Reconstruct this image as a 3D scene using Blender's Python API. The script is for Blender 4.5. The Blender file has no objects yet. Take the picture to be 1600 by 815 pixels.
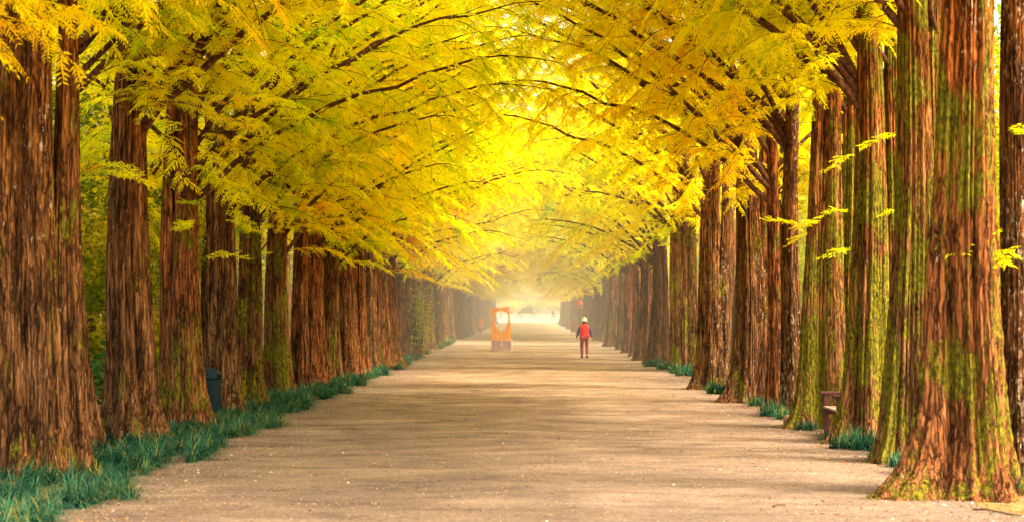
import bpy, bmesh, math, random
import numpy as np
from mathutils import Vector, Matrix
R = math.radians
scene = bpy.context.scene
C = scene.collection
random.seed(7)
F, VX, VY, CAMH = 2800.0, 825.0, 482.0, 2.0

# ------------------------------------------------------------ helpers
def sm(a, b, x):
    t = np.clip((np.asarray(x, float) - a) / (b - a), 0, 1)
    return t * t * (3 - 2 * t)
def gz(y):
    return 0.55 * sm(190, 300, y) + 0.5 * sm(300, 430, y)
def ground_at(px, py):
    d = CAMH * F / (py - VY)
    return ((px - VX) * d / F, d)

def mesh_np(name, V, Fq, mat=None, smooth=True, fattr=None):
    """V (n,3); Fq (m,k) int, all faces with k corners"""
    V = np.ascontiguousarray(V, dtype=np.float32); Fq = np.ascontiguousarray(Fq, dtype=np.int32)
    me = bpy.data.meshes.new(name)
    me.vertices.add(len(V)); me.vertices.foreach_set('co', V.ravel())
    m, k = Fq.shape
    me.loops.add(m * k); me.loops.foreach_set('vertex_index', Fq.ravel())
    me.polygons.add(m)
    me.polygons.foreach_set('loop_start', np.arange(0, m * k, k, dtype=np.int32))
    me.polygons.foreach_set('loop_total', np.full(m, k, dtype=np.int32))
    me.update(calc_edges=True)
    me.polygons.foreach_set('use_smooth', np.full(m, smooth, dtype=bool))
    if fattr is not None:
        a = me.attributes.new('tint', 'FLOAT', 'FACE')
        a.data.foreach_set('value', np.ascontiguousarray(fattr, dtype=np.float32))
    if mat: me.materials.append(mat)
    return me

def link(name, me, parent=None, loc=(0, 0, 0), rz=0.0):
    o = bpy.data.objects.new(name, me); C.objects.link(o)
    o.parent = parent; o.location = loc; o.rotation_euler = (0, 0, rz)
    return o
def thing(name, label, cat, loc=(0, 0, 0), rz=0.0, group=None):
    o = bpy.data.objects.new(name, None); C.objects.link(o)
    o.location = loc; o.rotation_euler = (0, 0, rz); o.empty_display_size = .3
    o['label'] = label; o['category'] = cat
    if group: o['group'] = group
    return o
def tag(o, label=None, cat=None, group=None, kind=None):
    if label: o['label'] = label
    if cat: o['category'] = cat
    if group: o['group'] = group
    if kind: o['kind'] = kind
    return o

def bm_box(bm, c, s, rot=None, bevel=0.0):
    r = bmesh.ops.create_cube(bm, size=1.0)
    vs = r['verts']
    bmesh.ops.scale(bm, vec=s, verts=vs)
    if bevel:
        es = list({e for v in vs for e in v.link_edges})
        rb = bmesh.ops.bevel(bm, geom=es, offset=bevel, segments=2, affect='EDGES', profile=.5)
        vs = list({v for f in rb['faces'] for v in f.verts} | {v for v in vs if v.is_valid})
    if rot is not None:
        bmesh.ops.rotate(bm, cent=(0, 0, 0), matrix=rot, verts=vs)
    bmesh.ops.translate(bm, vec=c, verts=vs)
def bm_tube(bm, pts, rad, n=8):
    pts = [Vector(p) for p in pts]
    rings = []
    for i, p in enumerate(pts):
        t = (pts[min(i + 1, len(pts) - 1)] - pts[max(i - 1, 0)]).normalized()
        a = t.orthogonal().normalized() if i == 0 else (a - t * a.dot(t)).normalized()
        b = t.cross(a)
        r = rad[i] if hasattr(rad, '__len__') else rad
        rings.append([bm.verts.new(p + (a * math.cos(2 * math.pi * k / n) + b * math.sin(2 * math.pi * k / n)) * r) for k in range(n)])
    for q0, q1 in zip(rings, rings[1:]):
        for k in range(n):
            bm.faces.new((q0[k], q0[(k + 1) % n], q1[(k + 1) % n], q1[k]))
    bm.faces.new(rings[0][::-1]); bm.faces.new(rings[-1])
def bm_lathe(bm, prof, n=24, loc=(0, 0, 0), sx=1, sy=1):
    rings = []
    for r, z in prof:
        rings.append([bm.verts.new((loc[0] + sx * r * math.cos(2 * math.pi * k / n), loc[1] + sy * r * math.sin(2 * math.pi * k / n), loc[2] + z)) for k in range(n)])
    for q0, q1 in zip(rings, rings[1:]):
        for k in range(n):
            bm.faces.new((q0[k], q0[(k + 1) % n], q1[(k + 1) % n], q1[k]))
    bm.faces.new(rings[0][::-1]); bm.faces.new(rings[-1])
def bm_prism(bm, poly, y0, y1):
    """poly in XZ, extruded along Y"""
    a = [bm.verts.new((x, y0, z)) for x, z in poly]
    b = [bm.verts.new((x, y1, z)) for x, z in poly]
    n = len(poly)
    from mathutils.geometry import tessellate_polygon
    for t in tessellate_polygon([[Vector((x, z, 0)) for x, z in poly]]):
        bm.faces.new([a[k] for k in t]); bm.faces.new([b[k] for k in t][::-1])
    for i in range(n):
        bm.faces.new((a[i], b[i], b[(i + 1) % n], a[(i + 1) % n]))
def bm_obj(name, bm, mat, parent=None, smooth=False, loc=(0, 0, 0)):
    bmesh.ops.recalc_face_normals(bm, faces=bm.faces)
    me = bpy.data.meshes.new(name); bm.to_mesh(me); bm.free()
    me.materials.append(mat)
    if smooth:
        me.polygons.foreach_set('use_smooth', [True] * len(me.polygons))
    return link(name, me, parent, loc)

# ------------------------------------------------------------ materials
class NT:
    def __init__(s, name):
        s.m = bpy.data.materials.new(name); s.m.use_nodes = True
        s.t = s.m.node_tree; s.t.nodes.clear()
        s.out = s.t.nodes.new('ShaderNodeOutputMaterial')
    def n(s, typ, **kw):
        nd = s.t.nodes.new('ShaderNode' + typ)
        for k, v in kw.items():
            if k.startswith('i_'):
                nd.inputs[k[2:].replace('_', ' ')].default_value = v
            else: setattr(nd, k, v)
        return nd
    def l(s, a, b): s.t.links.new(a, b)
    def ramp(s, fac, stops, interp='LINEAR'):
        r = s.n('ValToRGB'); r.color_ramp.interpolation = interp
        e = r.color_ramp.elements
        while len(e) < len(stops): e.new(.5)
        for q, (p, c) in zip(e, stops):
            q.position = p; q.color = (*c, 1) if hasattr(c, '__len__') else (c, c, c, 1)
        s.l(fac, r.inputs[0]); return r.outputs[0]
    def noise(s, vec, scale, detail=4, rough=.55, scl=None, dist=0.0):
        if scl is not None:
            mp = s.n('Mapping'); mp.inputs['Scale'].default_value = scl
            s.l(vec, mp.inputs['Vector']); vec = mp.outputs[0]
        nd = s.n('TexNoise'); nd.inputs['Scale'].default_value = scale
        nd.inputs['Detail'].default_value = detail; nd.inputs['Roughness'].default_value = rough
        nd.inputs['Distortion'].default_value = dist
        s.l(vec, nd.inputs['Vector']); return nd.outputs['Fac']
    def mix(s, fac, a, b, blend='MIX'):
        nd = s.n('Mix', data_type='RGBA', blend_type=blend)
        for v, i in ((fac, 0), (a, 6), (b, 7)):
            if isinstance(v, bpy.types.NodeSocket): s.l(v, nd.inputs[i])
            elif hasattr(v, '__len__'): nd.inputs[i].default_value = (*v, 1)
            else: nd.inputs[i].default_value = v
        return nd.outputs[2]
    def math(s, op, a, b=None, clamp=False):
        nd = s.n('Math', operation=op, use_clamp=clamp)
        for v, i in ((a, 0), (b, 1)):
            if v is None: continue
            if isinstance(v, bpy.types.NodeSocket): s.l(v, nd.inputs[i])
            else: nd.inputs[i].default_value = v
        return nd.outputs[0]
    def bump(s, h, strength, dist, normal=None):
        b = s.n('Bump'); b.inputs['Strength'].default_value = strength; b.inputs['Distance'].default_value = dist
        s.l(h, b.inputs['Height'])
        if normal is not None: s.l(normal, b.inputs['Normal'])
        return b.outputs[0]
    def principled(s, col, rough=.8, normal=None, spec=.3, metal=0.0):
        p = s.n('BsdfPrincipled')
        if isinstance(col, bpy.types.NodeSocket): s.l(col, p.inputs['Base Color'])
        else: p.inputs['Base Color'].default_value = (*col, 1)
        if isinstance(rough, bpy.types.NodeSocket): s.l(rough, p.inputs['Roughness'])
        else: p.inputs['Roughness'].default_value = rough
        p.inputs['Specular IOR Level'].default_value = spec; p.inputs['Metallic'].default_value = metal
        if normal is not None: s.l(normal, p.inputs['Normal'])
        s.l(p.outputs[0], s.out.inputs[0]); return p

def mat_bark():
    b = NT('bark')
    tc = b.n('TexCoord').outputs['Object']
    oi = b.n('ObjectInfo'); rnd = oi.outputs['Random']
    cs = b.n('SeparateColor'); b.l(oi.outputs['Color'], cs.inputs[0])
    # shift the pattern per tree
    cx = b.n('CombineXYZ'); b.l(b.math('MULTIPLY', rnd, 37.0), cx.inputs[2]); b.l(b.math('MULTIPLY', rnd, 11.0), cx.inputs[0])
    va = b.n('VectorMath', operation='ADD'); b.l(tc, va.inputs[0]); b.l(cx.outputs[0], va.inputs[1])
    vec = va.outputs[0]
    n1 = b.noise(vec, 9.0, 6, .62, (1, 1, .13), .6)
    n2 = b.noise(vec, 30.0, 6, .68, (1, 1, .12), .8)
    n3 = b.noise(vec, 3.0, 4, .6, (1, 1, .5))
    crease = b.noise(vec, 30.0, 4, .7, (1, 1, .4), 1.5)
    mpv = b.n('Mapping'); mpv.inputs['Scale'].default_value = (1, 1, .075)
    nv = b.n('TexNoise'); nv.inputs['Scale'].default_value = 5; nv.inputs['Detail'].default_value = 3; b.l(vec, nv.inputs['Vector'])
    dv = b.n('VectorMath', operation='MULTIPLY_ADD'); b.l(nv.outputs['Color'], dv.inputs[0]); dv.inputs[1].default_value = (.10, .10, .5); b.l(vec, dv.inputs[2])
    b.l(dv.outputs[0], mpv.inputs[0])
    vs_ = b.n('TexVoronoi', feature='DISTANCE_TO_EDGE'); vs_.inputs['Scale'].default_value = 17; b.l(mpv.outputs[0], vs_.inputs['Vector'])
    vc = b.n('TexVoronoi', feature='F1'); vc.inputs['Scale'].default_value = 17; b.l(mpv.outputs[0], vc.inputs['Vector'])
    strip = b.ramp(vs_.outputs['Distance'], [(.0, 0), (.16, 1)])
    cellv = b.n('SeparateColor'); b.l(vc.outputs['Color'], cellv.inputs[0])
    h = b.math('ADD', b.math('MULTIPLY', n1, .5), b.math('MULTIPLY', n2, .5))
    h = b.math('ADD', h, b.math('MULTIPLY', b.math('SUBTRACT', strip, .8), .10))
    h = b.math('ADD', h, b.math('MULTIPLY', b.math('SUBTRACT', cellv.outputs[0], .5), .07))
    col = b.ramp(h, [(.35, (.012, .006, .003)), (.44, (.065, .034, .015)), (.51, (.165, .090, .040)), (.59, (.29, .172, .082)), (.71, (.52, .36, .21))])
    warm = b.ramp(n3, [(.35, (.75, .60, .50)), (.65, (1.25, 1.05, .90))])
    col = b.mix(1.0, col, warm, 'MULTIPLY')
    # per-tree brightness / hue
    tone = b.ramp(rnd, [(0, (.66, .62, .60)), (.3, (.95, .98, .98)), (.5, (1.25, 1.02, .86)), (.75, (.80, .86, .88)), (1, (1.40, 1.32, 1.22))])
    col = b.mix(1.0, col, tone, 'MULTIPLY')
    sx = b.n('SeparateXYZ'); b.l(tc, sx.inputs[0]); z = sx.outputs[2]
    # yellow light off the leaves painted in: bark redder and warmer higher up
    up = b.n('MapRange'); b.l(z, up.inputs[0]); up.inputs[1].default_value = 1.5; up.inputs[2].default_value = 6.0
    col = b.mix(up.outputs[0], col, b.mix(1.0, col, (1.30, .98, .35), 'MULTIPLY'))
    # pale lichen specks
    ln = b.noise(vec, 22.0, 5, .7, (1, 1, .38))
    lz = b.noise(vec, 1.6, 2, .5, (1, 1, .25))
    lf = b.math('ADD', ln, b.math('MULTIPLY', b.math('SUBTRACT', cs.outputs[1], .5), .22))
    lf = b.math('ADD', lf, b.math('MULTIPLY', b.math('SUBTRACT', lz, .5), .35))
    lf = b.ramp(lf, [(.655, 0), (.72, 1)])
    col = b.mix(b.math('MULTIPLY', lf, .75), col, (.62, .50, .36))
    # moss: streaks, stronger near the foot, amount set per tree
    mn = b.noise(vec, 2.2, 5, .62, (1, 1, .42), .8)
    mf = b.noise(vec, 26.0, 4, .7, (1, 1, .5))
    foot = b.n('MapRange'); b.l(z, foot.inputs[0]); foot.inputs[1].default_value = 0; foot.inputs[2].default_value = 2.6
    foot.inputs[3].default_value = .035; foot.inputs[4].default_value = 0.0
    m = b.math('ADD', b.math('ADD', mn, foot.outputs[0]), b.math('MULTIPLY', b.math('SUBTRACT', mf, .5), .30))
    m = b.math('ADD', m, b.math('MULTIPLY', b.math('SUBTRACT', n1, .5), -.55))
    m = b.math('ADD', m, b.math('MULTIPLY', b.math('SUBTRACT', cs.outputs[0], .5), .42))
    mm = b.ramp(m, [(.585, 0), (.70, 1)])
    mcol = b.ramp(mf, [(.35, (.035, .042, .004)), (.50, (.14, .145, .008)), (.68, (.33, .29, .014))])
    col = b.mix(b.math('MULTIPLY', mm, .92), col, mcol)
    nrm = b.bump(n1, .9, .05); nrm = b.bump(strip, .9, .025, nrm); nrm = b.bump(n2, .8, .02, nrm); nrm = b.bump(crease, .7, .02, nrm)
    nrm = b.bump(mf, .35, .02, nrm)
    b.principled(col, .85, nrm, .15)
    return b.m

def mat_branch():
    b = NT('branch_bark')
    tc = b.n('TexCoord').outputs['Object']
    n1 = b.noise(tc, 14, 5, .6)
    col = b.ramp(n1, [(.35, (.035, .015, .008)), (.55, (.10, .042, .016)), (.75, (.22, .11, .05))])
    b.principled(col, .85, b.bump(n1, .6, .02), .15)
    return b.m

def mat_leaf(name, stops, trans=.5, ns=.35, var=.35):
    b = NT(name)
    at = b.n('Attribute', attribute_name='tint')
    oi = b.n('ObjectInfo')
    ge = b.n('NewGeometry')
    big = b.noise(ge.outputs['Position'], ns, 3, .6)
    f = b.math('ADD', at.outputs['Fac'], b.math('MULTIPLY', b.math('SUBTRACT', big, .5), 1.1))
    f = b.math('ADD', f, b.math('MULTIPLY', b.math('SUBTRACT', oi.outputs['Random'], .5), var), True)
    col = b.ramp(f, stops)
    d = b.n('BsdfDiffuse'); t = b.n('BsdfTranslucent'); b.l(col, d.inputs[0])
    b.l(b.mix(1.0, col, (1.0, 1.0, .5), 'MULTIPLY'), t.inputs[0])
    mx = b.n('MixShader'); mx.inputs[0].default_value = trans
    b.l(d.outputs[0], mx.inputs[1]); b.l(t.outputs[0], mx.inputs[2])
    b.l(mx.outputs[0], b.out.inputs[0])
    return b.m

def mat_simple(name, c0, c1, scale=12, rough=.75, bump=.3, scl=None, spec=.25):
    b = NT(name)
    tc = b.n('TexCoord').outputs['Object']
    n = b.noise(tc, scale, 5, .6, scl)
    col = b.ramp(n, [(.3, c0), (.7, c1)])
    b.principled(col, rough, b.bump(n, bump, .01), spec)
    return b.m

def mat_path():
    b = NT('packed_sand_path')
    g = b.n('NewGeometry').outputs['Position']
    wide = b.noise(g, .42, 6, .68, (.8, 1, 1))            # worn bands running across
    mid = b.noise(g, 1.7, 6, .68, (.55, 1, 1))
    fine = b.noise(g, 24, 6, .78, (.6, 1, 1))
    grit = b.noise(g, 70, 4, .85)
    sx = b.n('SeparateXYZ'); b.l(g, sx.inputs[0])
    col = b.ramp(wide, [(.32, (.170, .125, .090)), (.46, (.225, .172, .120)), (.56, (.285, .222, .155)), (.70, (.38, .315, .235))])
    dirt = b.ramp(mid, [(.34, (.42, .36, .33)), (.46, (.85, .82, .80)), (.56, (1.06, 1.05, 1.03)), (.68, (1.5, 1.48, 1.45))])
    col = b.mix(1.0, col, dirt, 'MULTIPLY')
    # greyer gravel to both sides and near the viewer
    ax = b.math('ABSOLUTE', b.math('ADD', sx.outputs[0], .1))
    e = b.n('MapRange'); b.l(b.math('ADD', ax, b.math('MULTIPLY', b.math('SUBTRACT', wide, .5), 3.0)), e.inputs[0])
    e.inputs[1].default_value = 2.4; e.inputs[2].default_value = 4.3
    ny = b.n('MapRange'); b.l(sx.outputs[1], ny.inputs[0]); ny.inputs[1].default_value = 48; ny.inputs[2].default_value = 17
    ny.inputs[4].default_value = .9
    grey = b.mix(.45, b.mix(1.0, col, (.84, .84, .98), 'MULTIPLY'), (.185, .162, .148))
    gf = b.math('MAXIMUM', b.math('MULTIPLY', e.outputs[0], .9), ny.outputs[0])
    col = b.mix(gf, col, grey)
    fy = b.n('MapRange'); b.l(sx.outputs[1], fy.inputs[0]); fy.inputs[1].default_value = 70; fy.inputs[2].default_value = 210  # path paler and warmer with distance: far-end brightness put into its colour
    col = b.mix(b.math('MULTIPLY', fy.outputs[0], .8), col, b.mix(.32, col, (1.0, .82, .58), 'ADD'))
    gr = b.ramp(grit, [(.36, (.16, .13, .13)), (.46, (.85, .84, .84)), (.55, (1.08, 1.08, 1.08)), (.65, (2.2, 2.2, 2.3))])
    gr2 = b.ramp(fine, [(.36, (.30, .24, .20)), (.45, (.88, .86, .84)), (.56, (1.08, 1.08, 1.08)), (.67, (1.75, 1.75, 1.78))])
    col = b.mix(.85, col, gr, 'MULTIPLY')
    col = b.mix(.8, col, gr2, 'MULTIPLY')
    # thin green film of moss in a few places
    gm = b.noise(g, 2.3, 6, .7, (.5, 1, 1), .5)
    col = b.mix(b.math('MULTIPLY', b.ramp(gm, [(.62, 0), (.70, 1)]), .35), col, (.22, .24, .05))
    # scattered dark scraps of leaf and bark
    vo = b.n('TexVoronoi'); mp = b.n('Mapping'); mp.inputs['Scale'].default_value = (2.2, 6, 1); b.l(g, mp.inputs[0])
    b.l(mp.outputs[0], vo.inputs['Vector']); vo.inputs['Scale'].default_value = 1.6; vo.inputs['Randomness'].default_value = 1
    sp = b.math('LESS_THAN', b.math('ADD', vo.outputs['Distance'], b.math('MULTIPLY', fine, .25)), .21)
    col = b.mix(b.math('MULTIPLY', sp, .65), col, (.10, .055, .03))
    nrm = b.bump(mid, .8, .10); nrm = b.bump(fine, .5, .02, nrm); nrm = b.bump(grit, .5, .008, nrm)
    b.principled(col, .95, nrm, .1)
    return b.m

def mat_ground():
    b = NT('leaf_litter_ground')
    g = b.n('NewGeometry').outputs['Position']
    n1 = b.noise(g, .7, 5, .65); n2 = b.noise(g, 22, 5, .75); n3 = b.noise(g, 70, 3, .8)
    col = b.ramp(n1, [(.30, (.12, .065, .03)), (.5, (.24, .14, .065)), (.7, (.36, .24, .12))])
    col = b.mix(1.0, col, b.ramp(n2, [(.3, (.4, .38, .36)), (.5, 1.0), (.72, (1.6, 1.5, 1.3))]), 'MULTIPLY')
    col = b.mix(b.math('MULTIPLY', b.ramp(b.noise(g, .45, 4, .6), [(.5, 0), (.62, 1)]), .6), col, (.12, .14, .02))
    b.principled(col, .95, b.bump(n3, .5, .01, b.bump(n2, .7, .04)), .1)
    return b.m

BARK = mat_bark(); BRANCH = mat_branch()
YEL = [(.0, (.30, .48, .012)), (.15, (.62, .74, .012)), (.33, (.89, .87, .012)), (.60, (.96, .84, .012)), (.92, (.97, .68, .015)), (1.0, (.95, .50, .02))]
LEAF = mat_leaf('redwood_leaves', YEL, .60)
BUSH = mat_leaf('woodland_leaves', [(.0, (.16, .26, .012)), (.35, (.42, .52, .015)), (.65, (.80, .76, .02)), (.9, (.95, .74, .02)), (1, (.85, .42, .02))], .5, .25)
SHRUB = mat_leaf('shrub_leaves', [(.0, (.02, .07, .02)), (.5, (.05, .15, .03)), (1, (.16, .25, .03))], .35, .8)
GRASS = mat_leaf('mondo_grass', [(.0, (.008, .026, .016)), (.3, (.016, .080, .055)), (.52, (.040, .165, .108)), (.74, (.12, .29, .18)), (.86, (.17, .25, .06)), (1, (.50, .36, .06))], .3, 1.2, .2)
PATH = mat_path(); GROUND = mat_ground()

# ------------------------------------------------------------ trunk shapes
def trunk_mesh(name, seed, r0=.34, H=15.0, nseg=96, nrow=70, lobes=7, flare=.9, fh=.55, toes=(), lean=(0, 0), stems=None, amp=1.0):
    """fluted, buttressed stem; toes = [(angle_deg, extra reach)], stems = extra fused stems (dx, dy, r, leanx, leany, height)"""
    q = np.random.default_rng(seed); flare *= .85
    allV, allF, off = [], [], 0
    S = [(0, 0, r0, lean[0], lean[1], H)] + list(stems or [])
    for si, (dx, dy, r, lx, ly, hh) in enumerate(S):
        th = np.linspace(0, 2 * np.pi, nseg, endpoint=False)
        zz = np.concatenate([[-.12], hh * (np.linspace(0, 1, nrow - 1) ** 2.1)])
        T, Z = np.meshgrid(th, zz); zc = np.maximum(Z, 0)
        nl = lobes + int(q.integers(-1, 2))
        ang = np.linspace(0, 2 * np.pi, nl, endpoint=False) + q.normal(0, .22, nl)
        st = q.uniform(.55, 1.15, nl); kap = q.uniform(7, 16, nl)
        f = np.full_like(T, .86)
        tw = q.uniform(-.04, .04)
        for a, s, k in zip(ang, st, kap):
            wob = .06 * np.sin(Z * q.uniform(.6, 1.3) + q.uniform(0, 6))
            bump = np.exp(k * (np.cos(T - a - tw * Z - wob) - 1))
            f += s * bump * (.32 * amp * (1 - .5 * sm(2, 9, zc)) + flare * .55 * np.exp(-zc / fh) + .30 * flare * np.exp(-zc / .16))
        if si == 0:
            for a, s in toes:
                f += s * np.exp(9 * (np.cos(T - R(a)) - 1)) * (np.exp(-zc / .75) + .5 * np.exp(-zc / .22))
        f += .16 * flare * np.exp(-zc / (fh * 1.6))
        # stringy vertical ridges
        for k in (11, 17, 23, 31, 39, 47):
            f += q.uniform(.008, .022) * amp * np.sin(k * T + q.uniform(0, 6) + .5 * np.sin(Z * q.uniform(.5, 1.6) + q.uniform(0, 6)) + q.uniform(-.25, .25) * Z)
        for k in (5, 8, 13, 19):
            ph = T * k / 2 + q.uniform(0, 6) + .35 * np.sin(Z * q.uniform(.3, .9) + q.uniform(0, 6))
            env = .55 + .45 * np.sin(T * 2 + q.uniform(0, 6) + Z * .2)
            kk = k if k % 2 == 0 else k + 1
            ph = T * kk / 2 + q.uniform(0, 6) + .35 * np.sin(Z * q.uniform(.3, .9) + q.uniform(0, 6))
            f -= amp * env * (.34 if k < 7 else .24 if k < 10 else .11) * np.exp(-np.abs(np.sin(ph)) * 5) * (1 - .5 * sm(3, 9, zc))
        f += .025 * np.sin(2 * T + Z * .8 + q.uniform(0, 6)) + .02 * np.sin(3 * T - Z * 1.7)
        f *= 1 + .035 * q.standard_normal(f.shape) * .35
        tap = 1 - .93 * (zc / hh) ** .92
        rr = r * f * tap
        bx = .05 * np.sin(Z * .55 + q.uniform(0, 6)) * sm(0, 3, zc); by = .05 * np.sin(Z * .5 + q.uniform(0, 6)) * sm(0, 3, zc)
        X = dx + rr * np.cos(T) + lx * zc + bx; Y = dy + rr * np.sin(T) + ly * zc + by
        V = np.stack([X, Y, Z], -1).reshape(-1, 3)
        i = np.arange(nrow - 1)[:, None] * nseg; j = np.arange(nseg)[None]
        j2 = (j + 1) % nseg
        Fq = np.stack([i + j, i + j2, i + nseg + j2, i + nseg + j], -1).reshape(-1, 4) + off
        allV.append(V); allF.append(Fq); off += len(V)
    return mesh_np(name, np.concatenate(allV), np.concatenate(allF), BARK)

# ------------------------------------------------------------ foliage shapes
def unit(v): return v / (np.linalg.norm(v, axis=-1, keepdims=True) + 1e-9)
def leaf_quads(P, D, N, L, W, tint, q):
    """slender leaf blades: P base, D direction, N blade normal; bent a little"""
    Sd = unit(np.cross(D, N)); L = L[:, None]; W = W[:, None]
    dn = N * (-.16 * L)
    A = P; B = P + D * L * .45 + Sd * W * .5; Cc = P + D * L + dn; E = P + D * L * .45 - Sd * W * .5
    V = np.stack([A, B, Cc, E], 1).reshape(-1, 3)
    Fq = np.arange(len(V)).reshape(-1, 4)
    return V, Fq, tint

def build_limbs(seed, hmin=3.6, nl=22, reach=6.2, top=12.0, dens=1.0, face=.62):
    """returns (limb meshes, foliage mesh). +X is the side of the path."""
    q = np.random.default_rng(seed)
    limbs = []; P0, D0, N0, T0 = [], [], [], []
    subs_bm = []
    for i in range(nl):
        t = i / (nl - 1)
        h0 = hmin + (top - hmin) * t ** 1.25 + q.uniform(-.25, .35)
        az = q.normal(0, .62) if (q.random() < face or i in (0, 2, 3)) else q.uniform(-np.pi, np.pi)
        facing = max(0, math.cos(az))
        if facing < .3 and i < 3: h0 += 1.2
        Ln = (reach * (.62 + .42 * facing) * (1 - .62 * t ** 1.4)) * q.uniform(.85, 1.12)
        e0 = R(q.uniform(42, 60) if i else 40); e1 = R(q.uniform(4, 30) if i % 5 else q.uniform(-14, 4)) - .10 * t
        n = 14; s = np.linspace(0, 1, n)
        el = e0 + (e1 - e0) * s ** 1.25; a = az + .22 * np.sin(s * q.uniform(2, 5) + q.uniform(0, 6)) * q.uniform(.4, 1)
        st = np.stack([np.cos(el) * np.cos(a), np.cos(el) * np.sin(a), np.sin(el)], -1) * Ln / n
        st += q.normal(0, .040 * Ln / 6, st.shape)
        pts = np.concatenate([[[0, 0, h0]], np.array([0, 0, h0]) + np.cumsum(st, 0)])
        r0 = .010 + .0058 * Ln
        rad = r0 * (1 - np.linspace(0, 1, n + 1)) ** .8 + .005
        bm = bmesh.new(); bm_tube(bm, pts.tolist(), rad.tolist(), 7)
        # side shoots
        ns = int(Ln * 3.1)
        for k in range(ns):
            u = .03 + .97 * (k + q.random()) / ns
            fi = u * n; i0 = min(int(fi), n - 1); p = pts[i0] + (pts[i0 + 1] - pts[i0]) * (fi - i0)
            dr = unit(pts[i0 + 1] - pts[i0]); side = (1 if k % 2 else -1)
            hor = unit(np.array([-dr[1], dr[0], 0.0]) + 1e-6)
            d = unit(dr * q.uniform(.35, 1.0) + hor * side * q.uniform(.5, 1.1) + np.array([0, 0, q.uniform(-.25, .25)]))
            if k == ns - 1: d = dr
            l2 = (.65 + 1.20 * math.sin(min(1, .18 + u * .9) * math.pi) ** .7) * q.uniform(.6, 1.1) * (.62 + .38 * (1 - t))
            m = 6; ss = np.linspace(0, 1, m + 1)[:, None]
            droop = np.array([0, 0, -1.0]) * (ss ** 2) * l2 * q.uniform(.15, .75)
            sp = p + d * l2 * ss + droop + q.normal(0, .012, (m + 1, 3)) * ss
            bm_tube(bm, sp.tolist(), (np.linspace(.011, .003, m + 1) * (.6 + l2 * .4)).tolist(), 4)
            # sprays on the shoot
            nsp = max(3, int(l2 / (.098 + .05 * t ** 2) * dens))
            g = q.normal(.5 - .10 * u, .13)
            for w in range(nsp):
                v = .10 + .9 * (w + q.random() * .8) / nsp
                fj = v * m; j0 = min(int(fj), m - 1); b0 = sp[j0] + (sp[j0 + 1] - sp[j0]) * (fj - j0)
                dd = unit(sp[j0 + 1] - sp[j0]); sd = 1 if w % 2 else -1
                hh = unit(np.array([-dd[1], dd[0], 0.0]) + 1e-6)
                e = unit(dd * q.uniform(.5, 1.0) + hh * sd * q.uniform(.45, 1.0) + np.array([0, 0, q.uniform(-.55, .10)]))
                nn = unit(np.array([q.normal(0, .32), q.normal(0, .32), 1.0]))
                P0.append(b0); D0.append(e); N0.append(nn); T0.append(g + q.normal(0, .08))
        for k in range(3):
            u = q.uniform(.1, .6); p = pts[int(u * n)]; d = unit(q.normal(0, 1, 3) + np.array([0, 0, -.4])); l2 = q.uniform(.4, 1.1)
            kk = p + d * l2 * .5 + q.normal(0, .08, 3); bm_tube(bm, [p.tolist(), kk.tolist(), (kk + unit(d + q.normal(0, .5, 3)) * l2 * .5).tolist()], [.010, .006, .002], 4)
        limbs.append(bm)
    P0, D0, N0, T0 = map(np.array, (P0, D0, N0, T0))
    n = len(P0); N0 = unit(N0 - D0 * (N0 * D0).sum(-1, keepdims=True))
    SL = q.uniform(.20, .38, n)                        # spray length
    K = 8; V, Fa, Ta = [], [], []
    off = 0
    for k in range(K):
        s = (k + .35) / K
        for side in (-1, 1):
            D = unit(D0 * .62 + np.cross(N0, D0) * side * q.uniform(.6, 1.0, (n, 1)) + q.normal(0, .12, (n, 3)) + np.array([0, 0, -.12]))
            L = SL * (.37 - .18 * s) * q.uniform(.7, 1.2, n); W = L * q.uniform(.22, .32, n)
            b0 = P0 + D0 * (SL * s)[:, None] + np.array([0, 0, -1]) * (SL * s * s * .25)[:, None]
            v, f, tt = leaf_quads(b0, D, unit(N0 + q.normal(0, .25, (n, 3))), L, W, T0 + q.normal(0, .04, n), q)
            V.append(v); Fa.append(f + off); Ta.append(tt); off += len(v)
    v, f, tt = leaf_quads(P0 + D0 * (SL * .0)[:, None], D0, N0, SL * 1.15, SL * .07, T0, q)   # rachis
    V.append(v); Fa.append(f + off); Ta.append(tt)
    return limbs, np.concatenate(V), np.concatenate(Fa), np.concatenate(Ta)

VARS = []
for vi, (sd, hm, nl, rc) in enumerate([(11, 3.2, 33, 7.3), (23, 3.6, 32, 7.6), (37, 3.4, 33, 7.1), (41, 4.3, 31, 7.7), (59, 5.2, 29, 7.4)]):
    limbs, V, Fq, T = build_limbs(sd, hm, nl, rc)
    lm = []
    for bm in limbs:
        bmesh.ops.recalc_face_normals(bm, faces=bm.faces)
        me = bpy.data.meshes.new('limb'); bm.to_mesh(me); bm.free(); me.materials.append(BRANCH)
        me.polygons.foreach_set('use_smooth', [True] * len(me.polygons)); lm.append(me)
    VARS.append((lm, mesh_np('foliage', V, Fq, LEAF, False, T)))
print('leaf faces', [len(v[1].polygons) for v in VARS])
TRUNKS = [trunk_mesh('trunk', 100 + k, r0=.27 + .045 * (k % 3), nseg=96, nrow=50, lobes=6 + k % 3, flare=.75 + .1 * (k % 3)) for k in range(7)]

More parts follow.
